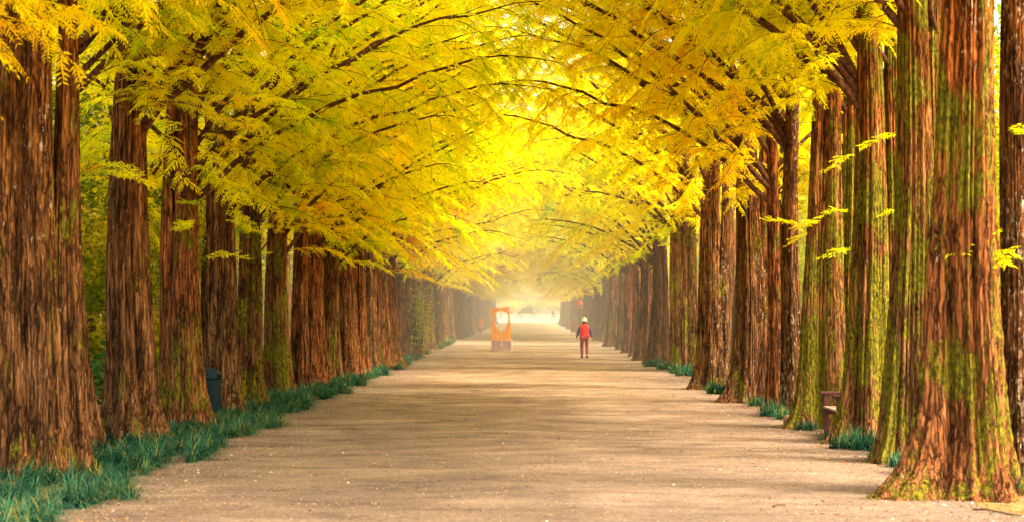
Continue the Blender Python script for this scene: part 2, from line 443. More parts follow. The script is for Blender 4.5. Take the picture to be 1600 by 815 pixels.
# small epicormic sprigs that sprout from the stem
def sprig_mesh(seed, nspr, z0, z1, az0, spread, rad, ln=(.35, .9)):
    q = np.random.default_rng(seed); P0, D0, N0, T0 = [], [], [], []
    for i in range(nspr):
        az = q.normal(az0, spread); z = q.uniform(z0, z1); l = q.uniform(*ln)
        d = np.array([math.cos(az), math.sin(az), q.uniform(-.2, .5)]); base = np.array([math.cos(az) * rad, math.sin(az) * rad, z])
        g = q.normal(.25, .1)
        for w in range(int(l / .05)):
            v = (w + 1) * .05
            p = base + d * v + np.array([0, 0, -.35 * v * v / l])
            sd = 1 if w % 2 else -1
            hh = np.array([-math.sin(az), math.cos(az), 0.])
            P0.append(p); D0.append(unit(d * .7 + hh * sd * q.uniform(.3, 1) + np.array([0, 0, q.uniform(-.5, .1)])))
            N0.append([q.normal(0, .4), q.normal(0, .4), 1]); T0.append(g)
    P0, D0, N0, T0 = map(np.array, (P0, D0, N0, T0)); n = len(P0)
    N0 = unit(N0 - D0 * (N0 * D0).sum(-1, keepdims=True)); V, Fa, Ta = [], [], []; off = 0
    for k in range(5):
        s = k / 5
        for side in (-1, 1):
            D = unit(D0 * .6 + np.cross(N0, D0) * side * q.uniform(.6, 1, (n, 1)) + q.normal(0, .12, (n, 3)))
            L = q.uniform(.06, .10, n)
            v, f, t = leaf_quads(P0 + D0 * .2 * s, D, N0, L, L * .3, T0 + q.normal(0, .05, n), q)
            V.append(v); Fa.append(f + off); Ta.append(t); off += len(v)
    return mesh_np('foliage', np.concatenate(V), np.concatenate(Fa), LEAF, False, np.concatenate(Ta))

# ------------------------------------------------------------ the avenue trees
def redwood(x, y, side, label, group, trunk, var, moss=.5, lichen=.5, jit=.35, sc=1.0, zs=1.0, trot=None, sprigs=0):
    rot = (0 if side < 0 else math.pi) + random.uniform(-jit, jit)
    root = thing('redwood_tree', label, 'tree', (x, y, float(gz(y))), 0, group)
    t = link('trunk', trunk, root, rz=(random.uniform(0, 6.28) if trot is None else trot))
    t.color = (moss, lichen, 0, 1)
    lm, fo = VARS[var]
    for me in lm:
        o = link('limb', me, root, rz=rot); o.scale = (sc, sc, zs)
    o = link('crown', fo, root, rz=rot); o.scale = (sc, sc, zs)
    if sprigs:
        for k in range(sprigs):
            link('sprig', sprig_mesh(int(x * 100 + y * 7 + k * 71) % 9999, 1, 2.6, 4.6, (-.8 if side < 0 else math.pi + .8), .7, .28), root)
    return root

GL, GR = 'redwood trees in the left row of the avenue', 'redwood trees in the right row of the avenue'
# left row, photo base points (px, py), radius, options
left = [
 (18, 744, .30, dict(stems=[(.36, -.05, .24, .006, 0, 13), (.68, .1, .19, -.012, 0, 12)], lobes=7, flare=.85, toes=[(-60, .5), (0, .45)], fh=.9),
    'massive fused red-brown redwood with several stems at the left edge of the photo', .46, .45, 4),
 (122, 703, .21, dict(lobes=6, flare=.9, toes=[(-20, .8)], fh=.8, lean=(-.028, 0)), 'slim leaning redwood just behind the massive fused tree at the left edge', .40, .4, 4),
 (208, 690, .33, dict(lobes=9, flare=.62, toes=[(-25, .75), (-60, .3)], fh=.8), 'broad dark red redwood right of the leftmost gap, pale flecks down its middle', .40, .66, 3),
 (294, 667, .25, dict(lobes=7, flare=.62, toes=[(-25, .85)], fh=.75, stems=[(-.32, .2, .17, .0, 0, 13)]), 'twin-stemmed redwood with a mossy foot left of the dark bin', .60, .45, 1),
 (346, 648, .24, dict(lobes=6, flare=.7, toes=[(-20, .9)], fh=.8, stems=[(-.25, .35, .15, 0, 0, 12)]), 'redwood with a slanting right flank just right of the dark bin', .42, .5, 1),
 (388, 636, .26, dict(lobes=7, flare=.65, toes=[(-25, .8)], fh=.7), 'redwood with a bright green moss streak down its flank, third beyond the dark bin', .70, .4, 2),
 (434, 618, .24, dict(lobes=7, flare=.6, toes=[(-20, .5)], fh=.6), 'redwood in the left row with a leafy sprig above its mossy foot', .60, .55, 0),
 (467, 611, .22, dict(lobes=6, flare=.5), 'straight slender greyish-brown redwood in the left row', .42, .6, 3),
]
D1 = 'evenly fluted brown redwood of the left row, middle distance'
for px, py in [(489, 604), (514, 597), (540, 591), (560, 588), (573, 580), (590, 577), (604, 573), (619, 562.5), (637, 558), (655, 549.5), (668, 545.5), (681, 541.5), (692, 536.5), (703, 531)]:
    left.append((px, py, random.uniform(.18, .25), None, D1, random.uniform(.42, .62), .45, random.randrange(3)))
right = [
 (1508, 772, .37, dict(lobes=9, flare=.62, toes=[(192, .62), (214, .42), (245, .2)], fh=.8),
    'huge mossy redwood with spreading roots, nearest on the right', .76, .5, 4),
 (1590, 768, .22, dict(lobes=6, flare=.45, amp=.7), 'pale flaky redwood stem cut by the right frame edge', .42, .92, 4),
 (1424, 722, .30, dict(lobes=8, flare=.6, toes=[(200, .45)], fh=.8), 'moss-patched redwood next behind the huge one on the right', .84, .35, 4),
 (1356, 692, .30, dict(lobes=7, flare=.6, toes=[(195, .7)], fh=.8), 'mossy redwood standing in front of the maroon bench', .80, .4, 3),
 (1462, 712, .22, dict(lobes=6, flare=.5), 'narrow green-coated redwood between the two largest trunks on the right', .85, .3, 4),
 (1399, 678, .24, dict(lobes=6, flare=.5), 'narrow mossy redwood seen behind the tree at the maroon bench', .88, .3, 4),
 (1286, 668, .35, dict(lobes=8, flare=.5, toes=[(200, .5)], fh=.7), 'stout redwood with moss at its foot left of the maroon bench', .74, .35, 4),
 (1328, 655, .26, dict(lobes=6, flare=.4), 'very mossy narrow redwood behind the maroon bench', .90, .3, 4),
 (1239, 648, .23, dict(lobes=5, flare=.35, amp=.5), 'thin straight redwood peppered with pale lichen on the right', .40, .85, 3),
 (1210, 637, .17, dict(lobes=5, flare=.4, amp=.6), 'thinnest redwood stem, squeezed beside the lichen-peppered one', .45, .5, 1),
 (1168, 628, .30, dict(lobes=7, flare=.75, toes=[(200, .8)], fh=.6, stems=[(.36, .1, .16, 0, 0, 13)]), 'redwood with two fused stems, the right one pale and rough', .55, .66, 3),
 (1113, 608, .31, dict(lobes=7, flare=.7, toes=[(200, .5)], fh=.7, stems=[(.22, -.1, .15, .012, 0, 12)]), 'dark split redwood with a pale-flecked right stem beside a grass tuft', .50, .72, 1),
]
D2 = 'evenly fluted brown redwood of the right row, middle distance'
right += [(1077, 580, .34, dict(lobes=6, flare=.5, stems=[(-.42, -.1, .24, 0, 0, 13)]), 'redwood pair with a lime green mossy right flank, behind bright grass tufts', .72, .3, 2)]
for px, py in [(1030, 568), (1012, 563), (997, 557), (984, 551), (973, 546), (960, 541), (949, 533)]:
    right.append((px, py, random.uniform(.25, .31), None, D2, random.uniform(.35, .55), .4, random.randrange(1, 4)))

def put_row(lst, side, grp):
    last = 0
    for i, (px, py, r, opt, lab, moss, lich, var) in enumerate(lst):
        x, y = ground_at(px, py)
        if opt is not None:
            tm = trunk_mesh('trunk', 500 + i * 13 + (side > 0) * 777, r0=r, nseg=208, nrow=120, **opt)
            redwood(x, y, side, lab, grp, tm, var, moss, lich, trot=0, sprigs=3 if i in (1, 3, 4, 6) else 0, zs=(1.0 if side < 0 else 1.08))
        else:
            redwood(x, y, side, lab, grp, random.choice(TRUNKS), var, moss, lich, zs=.97)
        last = max(last, y)
    return last
yl = put_row(left, -1, GL); yr = put_row(right, 1, GR)
def far_row(y, side, lab, grp, x0, x1):
    while y < 226:
        y += random.uniform(2.6, 3.5) * (1 if y < 140 else 1.25)
        t = (y - 100) / 130
        x = side * (x0 + (x1 - x0) * max(0, min(1, t)) + random.uniform(-.2, .2))
        redwood(x, y, side, lab, grp, random.choice(TRUNKS), random.randrange(3 if side < 0 else 4), random.uniform(.4, .6), .4, zs=random.uniform(.84, .96))
far_row(yl, -1, 'distant haze-softened redwood at the far end of the left row', GL, 5.0, 4.4)
far_row(yr, 1, 'distant haze-softened redwood at the far end of the right row', GR, 4.9, 4.4)
def back_row(side, ys_, x, lab, grp):
    for y in ys_:
        yy = y + random.uniform(-1.2, 1.2)
        r = redwood(side * (x + random.uniform(-.5, .5)), yy, side, lab, grp, random.choice(TRUNKS), 2 if side < 0 else 3, random.uniform(.45, .7), .4, jit=3.0, sc=.7)
back_row(-1, np.arange(41, 150, 9.0), 9.2, 'shaded redwood standing behind the left row, glimpsed between its trunks', 'redwood trees behind the left row')
back_row(1, np.arange(48, 150, 7.5), 8.0, 'shaded redwood standing behind the right row, glimpsed between its trunks', 'redwood trees behind the right row')
# trees just out of frame at the sides; their boughs hang into the top corners
for x, y, s, v, nm in [(-6.7, 17.2, -1, 1, 'redwood beyond the left frame edge, only its drooping golden boughs in view'),
                       (-6.9, 13.2, -1, 3, 'nearest left redwood, only blurred golden boughs hanging into the top left corner'),
                       (5.6, 15.2, 1, 4, 'nearest right redwood, only a few golden boughs hanging into the top right corner')]:
    redwood(x, y, s, nm, GL if s < 0 else GR, TRUNKS[v], v, .5, .5, jit=.2)

# ------------------------------------------------------------ woodland behind the rows
def bushy(seed, n=15000, rad=3.0, z0=1.0, z1=9.0, leaf=.16, mat=None):
    q = np.random.default_rng(seed)
    nc = 46
    cz = q.uniform(z0, z1, nc); env = np.sin(np.clip((cz - z0 + .8) / (z1 - z0 + 1.2), 0, 1) * np.pi) ** .6
    ca = q.uniform(0, 6.28, nc); cr = rad * env * q.uniform(.25, 1, nc)
    cen = np.stack([cr * np.cos(ca), cr * np.sin(ca), cz], -1)
    ix = q.integers(0, nc, n); P = cen[ix] + q.normal(0, 1, (n, 3)) * np.array([.55, .55, .30]) * rad / 3
    D = unit(q.normal(0, 1, (n, 3)) * np.array([1, 1, .5]) + np.array([0, 0, -.25])); N = unit(q.normal(0, 1, (n, 3)) + np.array([0, 0, 1.0]))
    N = unit(N - D * (N * D).sum(-1, keepdims=True))
    L = q.uniform(.7, 1.4, n) * leaf
    tn = q.normal(.5, .16, nc)[ix] + q.normal(0, .06, n)
    V, Fq, T = leaf_quads(P, D, N, L, L * .55, tn, q)
    me = mesh_np('foliage', V, Fq, mat or BUSH, False, T)
    bm = bmesh.new()
    zt = z1 * .8
    bm_tube(bm, [(0, 0, -.1), (.03, .02, zt * .3), (-.05, .05, zt * .65), (.02, 0, zt)], [.14, .11, .07, .02], 8)
    for k in range(9):
        a = q.uniform(0, 6.28); zb = zt * q.uniform(.15, .8); l = rad * q.uniform(.4, .8)
        bm_tube(bm, [(0, 0, zb), (math.cos(a) * l * .5, math.sin(a) * l * .5, zb + l * .35), (math.cos(a) * l, math.sin(a) * l, zb + l * .55)], [.04, .025, .008], 5)
    tm = bpy.data.meshes.new('trunk'); bm.to_mesh(tm); bm.free(); tm.materials.append(BRANCH)
    return me, tm
DIM = mat_leaf('shaded_woodland_leaves', [(.0, (.05, .09, .012)), (.35, (.16, .21, .015)), (.65, (.36, .36, .02)), (.9, (.55, .42, .03)), (1, (.5, .28, .04))], .45, .5)  # darker copy of the woodland leaves, shade put into the colour
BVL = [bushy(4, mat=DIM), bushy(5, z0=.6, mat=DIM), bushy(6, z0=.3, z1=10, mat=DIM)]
BV = [bushy(1), bushy(2, z0=.6), bushy(3, z0=1.6, z1=10)]
q = random.Random(5)
for side in (-1, 1):
    y = 27
    while y < 330:
        for k in range(2):
            x = side * (q.uniform(11.0, 14.5) + k * 7.0); yy = y + q.uniform(-1.5, 1.5)
            lab = ('bushy yellow-green tree seen through the gaps of the left row' if side < 0 else 'bushy golden tree seen through the gaps of the right row')
            r = thing('woodland_tree', lab, 'tree', (x, yy, float(gz(yy))), q.uniform(0, 6.28), 'woodland trees behind the left row' if side < 0 else 'woodland trees behind the right row')
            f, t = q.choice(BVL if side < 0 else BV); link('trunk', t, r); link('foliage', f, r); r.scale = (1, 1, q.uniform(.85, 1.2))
        y += q.uniform(5.5, 8.0) if y < 130 else q.uniform(12, 17)
# mass of woodland farther off, both sides
qn = np.random.default_rng(77)
for side in (-1, 1):
    n = 60000
    yy = qn.uniform(15, 420, n); xx = side * (qn.uniform(26, 40, n)); zz = np.abs(qn.normal(0, 1, n)) * 3.5 + qn.uniform(0, 6, n)
    P = np.stack([xx, yy, zz + gz(yy)], -1); D = unit(qn.normal(0, 1, (n, 3))); N = unit(qn.normal(0, 1, (n, 3))); N = unit(N - D * (N * D).sum(-1, keepdims=True))
    L = qn.uniform(.4, .95, n)
    V, Fq, T = leaf_quads(P, D, N, L, L * .6, qn.normal(.5, .2, n), qn)
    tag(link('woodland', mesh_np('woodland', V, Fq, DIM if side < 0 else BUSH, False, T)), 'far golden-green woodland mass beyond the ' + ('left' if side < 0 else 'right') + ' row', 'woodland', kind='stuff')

# pale trees, hedge and benches past the far end of the avenue
for (px, py0, d, w, h, lab) in [(797, 489, 400, 17, 8.0, 'hazy grey-green tree behind the heart sculpture at the avenue end'),
                                (880, 489, 405, 9, 7.0, 'hazy grey tree right of the white glow at the avenue end')]:
    r = thing('distant_tree', lab, 'tree', ((px - VX) * d / F, d, float(gz(d)))); f, t = BV[1]
    link('trunk', t, r); link('foliage', f, r); r.scale = (w / 6.5, w / 6.5, h / 9)
hedges = [(800, 'hazy rounded yellow shrub left of the grey arched bench'), (840, 'hazy rounded yellow shrub right of the grey arched bench'), (879, 'hazy rounded yellow shrub under the grey tree on the right')]
hb = bushy(9, 9000, 2.4, 1.1, 2.6, .22)
for px, lab in hedges:
    d = 392; r = thing('shrub', lab, 'shrub', ((px - VX) * d / F, d, float(gz(d)))); link('foliage', hb[0], r); link('stem', hb[1], r)
    r.scale = (1.15, 1, 1.0)

# ------------------------------------------------------------ ground and path
def grid_strip(name, xs, ys, mat, zoff, wob=0.0):
    X, Y = np.meshgrid(xs, ys)
    if wob:
        e = (np.abs(X - X.mean()) / np.abs(X - X.mean()).max()) ** 3
        X = X + e * wob * (np.sin(Y * .9) + .6 * np.sin(Y * 2.3 + 1) + .4 * np.sin(Y * 5.1)) / 2
    Z = gz(Y) + zoff
    V = np.stack([X, Y, Z], -1).reshape(-1, 3); nx, ny = len(xs), len(ys)
    i = np.arange(ny - 1)[:, None] * nx; j = np.arange(nx - 1)[None]
    Fq = np.stack([i + j, i + j + 1, i + nx + j + 1, i + nx + j], -1).reshape(-1, 4)
    return link(name, mesh_np(name, V, Fq, mat))
ys = np.concatenate([np.linspace(-60, 170, 24), np.linspace(180, 440, 40), np.linspace(480, 2500, 10)])
tag(grid_strip('ground', np.array([-1500, -60, -20, 0, 20, 60, 1500.]), ys, GROUND, -.004), 'brown leaf-littered ground under the trees', 'ground', kind='structure')
yp = np.concatenate([np.linspace(-30, 178, 700), np.linspace(180, 300, 60)])
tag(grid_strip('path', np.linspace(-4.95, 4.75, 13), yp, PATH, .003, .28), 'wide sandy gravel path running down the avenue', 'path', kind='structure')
tag(grid_strip('plaza', np.array([-30, -10, 0, 10, 30.]), np.linspace(232, 388, 40), mat_simple('pale_sand', (.40, .32, .21), (.56, .46, .32), .5, .9, .2), .008),
    'pale open sandy ground at the end of the avenue', 'ground', kind='structure')

# ------------------------------------------------------------ grass
def blades(tufts, nb, length, width, q, spread=.10, flat=0.75):
    """tufts (n,2) centres -> arching strap blades"""
    n = len(tufts); T = np.repeat(np.arange(n), nb); m = n * nb
    a = q.uniform(0, 6.28, m); L = length * q.uniform(.6, 1.15, m) * np.repeat(q.uniform(.75, 1.2, n), nb)
    base = np.zeros((m, 3)); base[:, :2] = tufts[T] + q.normal(0, spread * .5, (m, 2)); base[:, 2] = gz(base[:, 1])
    out = np.stack([np.cos(a), np.sin(a), np.zeros(m)], -1) ; out[:, 0] += np.repeat(q.normal(.25, .2, n), nb); out = unit(out)
    side = np.stack([-out[:, 1], out[:, 0], np.zeros(m)], -1)
    lean = q.uniform(.35, 1.25, m) * flat
    V = []; K = 4
    for k in range(K + 1):
        s = k / K
        c = base + out * (L * lean * (s ** 1.4))[:, None] + np.array([0, 0, 1]) * (L * (s * (1.15 - .30 * lean) - .95 * lean * s ** 2.4))[:, None]
        w = width * (1 - .9 * s ** 2)
        V.append(c + side * w * .5); V.append(c - side * w * .5)
    V = np.stack(V, 1).reshape(-1, 3); b0 = np.arange(m)[:, None] * (2 * (K + 1))
    Fq = np.stack([np.concatenate([b0 + 2 * k, b0 + 2 * k + 1, b0 + 2 * k + 3, b0 + 2 * k + 2], 1) for k in range(K)], 1).reshape(-1, 4)
    tn = np.repeat(np.repeat(q.normal(.38, .12, n), nb) + q.normal(0, .17, m) + (q.random(m) < .08) * q.uniform(.2, .6, m), K)
    return V, Fq, tn
qg = np.random.default_rng(31)
y = qg.uniform(12, 74, 1300)
edge = -4.45 + .18 * np.sin(y * 1.1) + .14 * np.sin(y * 2.7 + 1)
x = edge - np.abs(qg.beta(1.1, 1.6, len(y))) * 1.75
tf = np.stack([x, y], -1)
V, Fq, T = blades(tf, 60, .39, .011, qg, .07, .95)
y2 = qg.uniform(74, 190, 420); keep = np.sin(y2 * .21) + np.sin(y2 * .47 + 2) > -.3; y2 = y2[keep]
x2 = -4.3 - qg.uniform(0, .8, len(y2))
V2, F2, T2 = blades(np.stack([x2, y2], -1), 26, .38, .022, qg)
o = link('grass', mesh_np('grass', np.concatenate([V, V2]), np.concatenate([Fq, F2 + len(V)]), GRASS, True, np.concatenate([T, T2])))
tag(o, 'teal-green strap-leaved grass bordering the left edge of the path', 'grass', kind='stuff')
tl = [(1545, 768, 'low grass tuft between the huge redwood and the corner tuft', .6), (1478, 760, 'small grass tuft at the left root of the huge mossy redwood', .45), (1386, 716, 'low grass tuft beside the moss-patched redwood', .6), (1262, 672, 'small grass tuft right of the brown rock', .6), (1148, 622, 'small grass tuft left of the two fused stems', .7), (1040, 577, 'small bright grass tuft near the far end of the right tufts', 1.2),
      (1513, 774, 'dark teal grass tuft at the foot of the huge mossy redwood', .8), (1580, 772, 'teal grass tuft at the bottom right corner by the pale lit stem', .9),
      (1424, 742, 'teal grass tuft between the two largest trunks on the right', 1.1), (1404, 728, 'smaller green grass tuft behind the one between the two largest trunks', .7),
      (1330, 700, 'broad teal grass tuft in front of the maroon bench', 1.0), (1374, 703, 'teal grass tuft at the right foot of the tree by the maroon bench', 1.0),
      (1296, 686, 'tiny grass tuft just left of the maroon bench', .5), (1208, 650, 'teal grass tuft by the thin lichen-peppered redwood', 1.0), (1224, 655, 'low teal grass tuft beside the small brown rock', .7),
      (1126, 615, 'grass tuft by the dark split redwood', 1.2), (1178, 634, 'low grass tuft under the pale rough stem', .6), (1062, 583, 'left one of the bright grass tufts under the mossy redwood pair', 1.5), (1080, 587, 'right one of the bright grass tufts under the mossy redwood pair', 1.4), (1022, 572, 'farthest bright green grass tuft on the right side', 1.3)]
for px, py, lab, s in tl:
    X, Y = ground_at(px, py)
    c = qg.normal(0, .13 * s, (max(3, int(7 * s)), 2))
    V, Fq, T = blades(c, 55, .40 * min(1.1, s + .2), .011 if Y < 40 else .018, qg, flat=.8)
    tag(link('grass_tuft', mesh_np('grass_tuft', V, Fq, GRASS, True, T), loc=(X, Y, 0)), lab, 'grass', 'grass tufts along the right edge of the path')

# gravel, fallen leaves
def scatter_gravel():
    q = np.random.default_rng(3)
    n = 22000
    Y = 15 + 45 * q.random(n) ** 1.6
    right = q.random(n) < .6
    X = np.where(right, 4.9 - np.abs(q.gamma(1.3, .75, n)), -4.6 + np.abs(q.gamma(1.2, .6, n)))
    mid = q.random(n) < .40; X = np.where(mid, q.uniform(-4.5, 4.5, n), X)
    s = q.uniform(.004, .011, n) * (1 + (q.random(n) < .04) * 1.2)
    base = np.array([[1, 0, 0], [0, 1, 0], [-1, 0, 0], [0, -1, 0], [0, 0, .75], [0, 0, -.6]], float)
    fa = np.array([[0, 1, 4], [1, 2, 4], [2, 3, 4], [3, 0, 4], [1, 0, 5], [2, 1, 5], [3, 2, 5], [0, 3, 5]])
    a = q.uniform(0, 6.28, n); V = base[None] * s[:, None, None] * q.uniform(.6, 1.35, (n, 6, 1))
    V = np.stack([V[..., 0] * np.cos(a)[:, None] - V[..., 1] * np.sin(a)[:, None] + X[:, None], V[..., 0] * np.sin(a)[:, None] + V[..., 1] * np.cos(a)[:, None] + Y[:, None], V[..., 2] + .006], -1)
    Fq = (fa[None] + np.arange(n)[:, None, None] * 6).reshape(-1, 3)
    b = NT('gravel'); at = b.n('Attribute', attribute_name='tint')
    b.principled(b.ramp(at.outputs['Fac'], [(0, (.16, .11, .08)), (.35, (.24, .18, .13)), (.75, (.36, .29, .23)), (1, (.60, .54, .50))]), .85)
    tag(link('gravel', mesh_np('gravel', V.reshape(-1, 3), Fq, b.m, False, np.repeat(q.beta(2, 2, n), 8))), 'loose pale gravel along both edges of the path', 'gravel', kind='stuff')
    n = 14000
    Y = 14 + 75 * q.random(n) ** 1.5; X = np.where(q.random(n) < .62, np.where(q.random(n) < .5, 1, -1) * (5.0 - np.abs(q.gamma(1.2, .6, n))), q.uniform(-6.5, 6.5, n))
    near = [(o_.location.x, o_.location.y) for o_ in C.objects if o_.name.startswith('redwood_tree') and 17 < o_.location.y < 60 and abs(o_.location.x) < 7]
    nn_ = 9000; ii = q.integers(0, len(near), nn_); ca_ = np.array(near)[ii]; an_ = q.uniform(0, 6.28, nn_); rr_ = .40 + q.gamma(1.4, .22, nn_)
    X = np.concatenate([X, ca_[:, 0] + rr_ * np.cos(an_)]); Y = np.concatenate([Y, ca_[:, 1] + rr_ * np.sin(an_)]); n = len(X)
    P = np.stack([X, Y, np.full(n, .010)], -1); an = q.uniform(0, 6.28, n)
    D = unit(np.stack([np.cos(an), np.sin(an), q.normal(0, .12, n)], -1)); N = unit(np.stack([q.normal(0, .25, n), q.normal(0, .25, n), np.ones(n)], -1)); N = unit(N - D * (N * D).sum(-1, keepdims=True))
    L = q.uniform(.02, .075, n)
    V, Fq, T = leaf_quads(P, D, -N, L, L * q.uniform(.15, .5, n), np.clip(q.beta(1.6, 2, n), 0, 1), q)
    b = NT('fallen_leaf'); at = b.n('Attribute', attribute_name='tint')
    b.principled(b.ramp(at.outputs['Fac'], [(0, (.04, .02, .012)), (.45, (.17, .075, .03)), (.75, (.36, .18, .05)), (1, (.62, .48, .10))]), .9)
    tag(link('fallen_leaves', mesh_np('fallen_leaves', V, Fq, b.m, False, T)), 'brown and yellow fallen needles strewn over path and verge', 'fallen leaves', kind='stuff')
scatter_gravel()
TWIG = mat_simple('twig_wood', (.05, .03, .02), (.16, .10, .06), 30)
for a, bpt, lab in [((1520, 797), (1600, 807), 'long dark twig lying at the bottom right of the path'), ((1208, 792), (1228, 789), 'short dark twig on the gravel left of the long twig')]:
    (x0, y0), (x1, y1) = ground_at(*a), ground_at(*bpt)
    bm = bmesh.new(); bm_tube(bm, [(0, 0, .012), ((x1 - x0) * .35, (y1 - y0) * .2 + .06, .02), ((x1 - x0) * .7, (y1 - y0) * .8, .016), (x1 - x0, y1 - y0, .014)], [.011, .010, .008, .004], 6)
    tag(bm_obj('twig', bm, TWIG, None, True, (x0, y0, 0)), lab, 'twig')
def rock(px, py, r, mat, lab, squash=.8, name='rock'):
    X, Y = ground_at(px, py); bm = bmesh.new(); bmesh.ops.create_icosphere(bm, subdivisions=3, radius=r)
    sd = random.uniform(0, 50)
    from mathutils import noise as mn
    for v in bm.verts:
        v.co *= 1 + .35 * mn.noise(v.co * 2.2 / r * .5 + Vector((sd, 0, 0))); v.co.z *= squash
    tag(bm_obj(name, bm, mat, None, True, (X, Y, r * squash * .6)), lab, 'rock')
rock(1236, 664, .13, mat_simple('brown_rock', (.14, .08, .05), (.36, .24, .17), 14), 'small rounded brown rock at the path edge by the stout redwood', .9)
WST = mat_simple('white_stone', (.55, .50, .48), (.85, .80, .80), 20)
rock(1531, 779, .045, WST, 'white stone left of the pair under the huge mossy redwood'); rock(1541, 781, .035, WST, 'smallest white stone under the huge mossy redwood'); rock(1558, 776, .05, WST, 'white stone nearest the corner grass tuft on the right')

# ------------------------------------------------------------ bench by the right row
MAR = mat_simple('maroon_wood', (.045, .013, .016), (.09, .030, .034), 20, .6, .3, (1, 6, 6))
PALE = mat_simple('weathered_slat', (.26, .17, .14), (.46, .34, .28), 24, .75, .3, (6, 1, 6))
bx0 = (1300 - VX) * 27.2 / F + .07
bench = thing('park_bench', 'maroon wooden park bench half hidden behind a mossy redwood on the right', 'bench', (bx0, 27.35, 0))
for yy in (.0, 1.15):
    for xx, hgt in ((.06, .64), (.44, .86)):
        bm = bmesh.new(); bm_box(bm, (xx, yy, hgt / 2), (.075, .06, hgt), bevel=.006); bm_obj('leg', bm, MAR, bench)
    bm = bmesh.new(); bm_box(bm, (.24, yy, .665), (.56, .09, .05), Matrix.Rotation(R(0), 3, 'Y'), bevel=.012); bm_obj('armrest', bm, MAR, bench)
    bm = bmesh.new(); bm_box(bm, (.25, yy, .37), (.31, .045, .09), bevel=.005); bm_obj('side_rail', bm, MAR, bench)
bm = bmesh.new()
for k in range(4): bm_box(bm, (.06 + k * .105, .575, .44), (.09, 1.26, .032), bevel=.005)
bm_obj('seat', bm, PALE, bench)
bm = bmesh.new()
for k in range(3): bm_box(bm, (.485, .575, .56 + k * .125), (.028, 1.26, .10), bevel=.005)
bm_obj('backrest', bm, MAR, bench)

# dark rounded bin in the left row
TEAL = mat_simple('dark_teal_metal', (.003, .016, .022), (.008, .030, .038), 9, .6, .1, None, .15)
bn = thing('litter_bin', 'dark teal bin with a rounded top wedged between redwoods on the left', 'bin', (-5.76, 32.5, 0))
bm = bmesh.new(); bm_lathe(bm, [(.19, .06), (.20, .10), (.20, .70), (.205, .72)], 32); bm_obj('bin_body', bm, TEAL, bn, True)
bm = bmesh.new(); bm_lathe(bm, [(.212, .722), (.214, .76), (.20, .83), (.16, .885), (.09, .92), (.01, .93)], 32); bm_obj('lid', bm, TEAL, bn, True)
bm = bmesh.new(); bm_box(bm, (.17, -.13, .78), (.14, .04, .09), Matrix.Rotation(R(-38), 3, 'Z'), .01); bm_obj('lid_flap', bm, mat_simple('black_gap', (.004, .006, .007), (.01, .012, .012)), bn)
bm = bmesh.new(); bm_lathe(bm, [(.15, -.01), (.15, .062)], 24); bm_obj('foot', bm, TEAL, bn)

# leafy shrubs in the left gaps
def leafy(name, lab, loc, n, rad, h, leaf, seed, mat=SHRUB, up=.2):
    q = np.random.default_rng(seed); root = thing(name, lab, 'shrub', loc)
    P = q.normal(0, 1, (n, 3)) * np.array([rad * .5, rad * .5, h * .24]) + np.array([0, 0, h * .55]); P[:, 2] = np.clip(P[:, 2], .03, None)
    D = unit(q.normal(0, 1, (n, 3)) * np.array([1, 1, .6]) + np.array([0, 0, up])); N = unit(q.normal(0, .6, (n, 3)) + np.array([0, -.3, 1.0])); N = unit(N - D * (N * D).sum(-1, keepdims=True))
    L = q.uniform(.7, 1.3, n) * leaf; V, Fq, T = leaf_quads(P, D, N, L, L * .5, q.normal(.5, .2, n), q)
    link('foliage', mesh_np('foliage', V, Fq, mat, False, T), root)
    bm = bmesh.new()
    for k in range(7):
        a = q.uniform(0, 6.28); bm_tube(bm, [(0, 0, -.02), (math.cos(a) * rad * .2, math.sin(a) * rad * .2, h * .4), (math.cos(a) * rad * .5, math.sin(a) * rad * .5, h * .8)], [.015, .01, .004], 5)
    bm_obj('stem', bm, BRANCH, root)
leafy('shrub', 'dark green large-leaved shrub in the gap at the left edge', ((166 - VX) * 33 / F, 33, 0), 260, .55, 1.15, .20, 4)
leafy('shrub', 'low green shrub in the gap behind the leaning redwood on the left', ((140 - VX) * 38 / F, 38, 0), 500, .8, .9, .12, 5)
leafy('climbing_shrub', 'loose green climber growing up the left row in the middle distance', ((657 - VX) * 73 / F, 73.5, 0), 900, .55, 3.0, .12, 6,
      mat_leaf('climber_leaves', [(0, (.12, .20, .02)), (.5, (.28, .36, .03)), (1, (.55, .5, .04))], .5, .8))

# ------------------------------------------------------------ heart sculpture
OR = mat_simple('orange_timber', (.44, .165, .03), (.66, .29, .06), 3, .6, .25, (6, 6, .7))
ST = mat_simple('mauve_stone', (.21, .13, .13), (.36, .24, .24), 7, .85, .5)
ST2 = mat_simple('pale_stone_edge', (.50, .36, .36), (.66, .50, .48), 7, .85, .5)
dS = 86.3; u = dS / F / 6.79
sc_ = thing('heart_sculpture', 'two orange timber panels framing a heart-shaped opening on stone blocks', 'sculpture', ((740 + 293 / 6.79 - VX) * dS / F, dS, 0))
def cp(x, y): return ((x - 293) * u, (735 - y) * u)
half = []
Lp = [(178, 276), (205, 290), (250, 284), (282, 280), (283, 318), (258, 322), (232, 326), (216, 345), (208, 372), (208, 405), (218, 440), (236, 475), (262, 508), (286, 532), (298, 548), (298, 626), (190, 626), (186, 450)]
Rp = [(289, 280), (330, 276), (376, 271), (380, 330), (384, 400), (391, 440), (396, 520), (400, 626), (303, 626), (303, 548), (318, 525), (345, 490), (362, 440), (368, 400), (366, 360), (352, 332), (328, 324), (288, 318)]
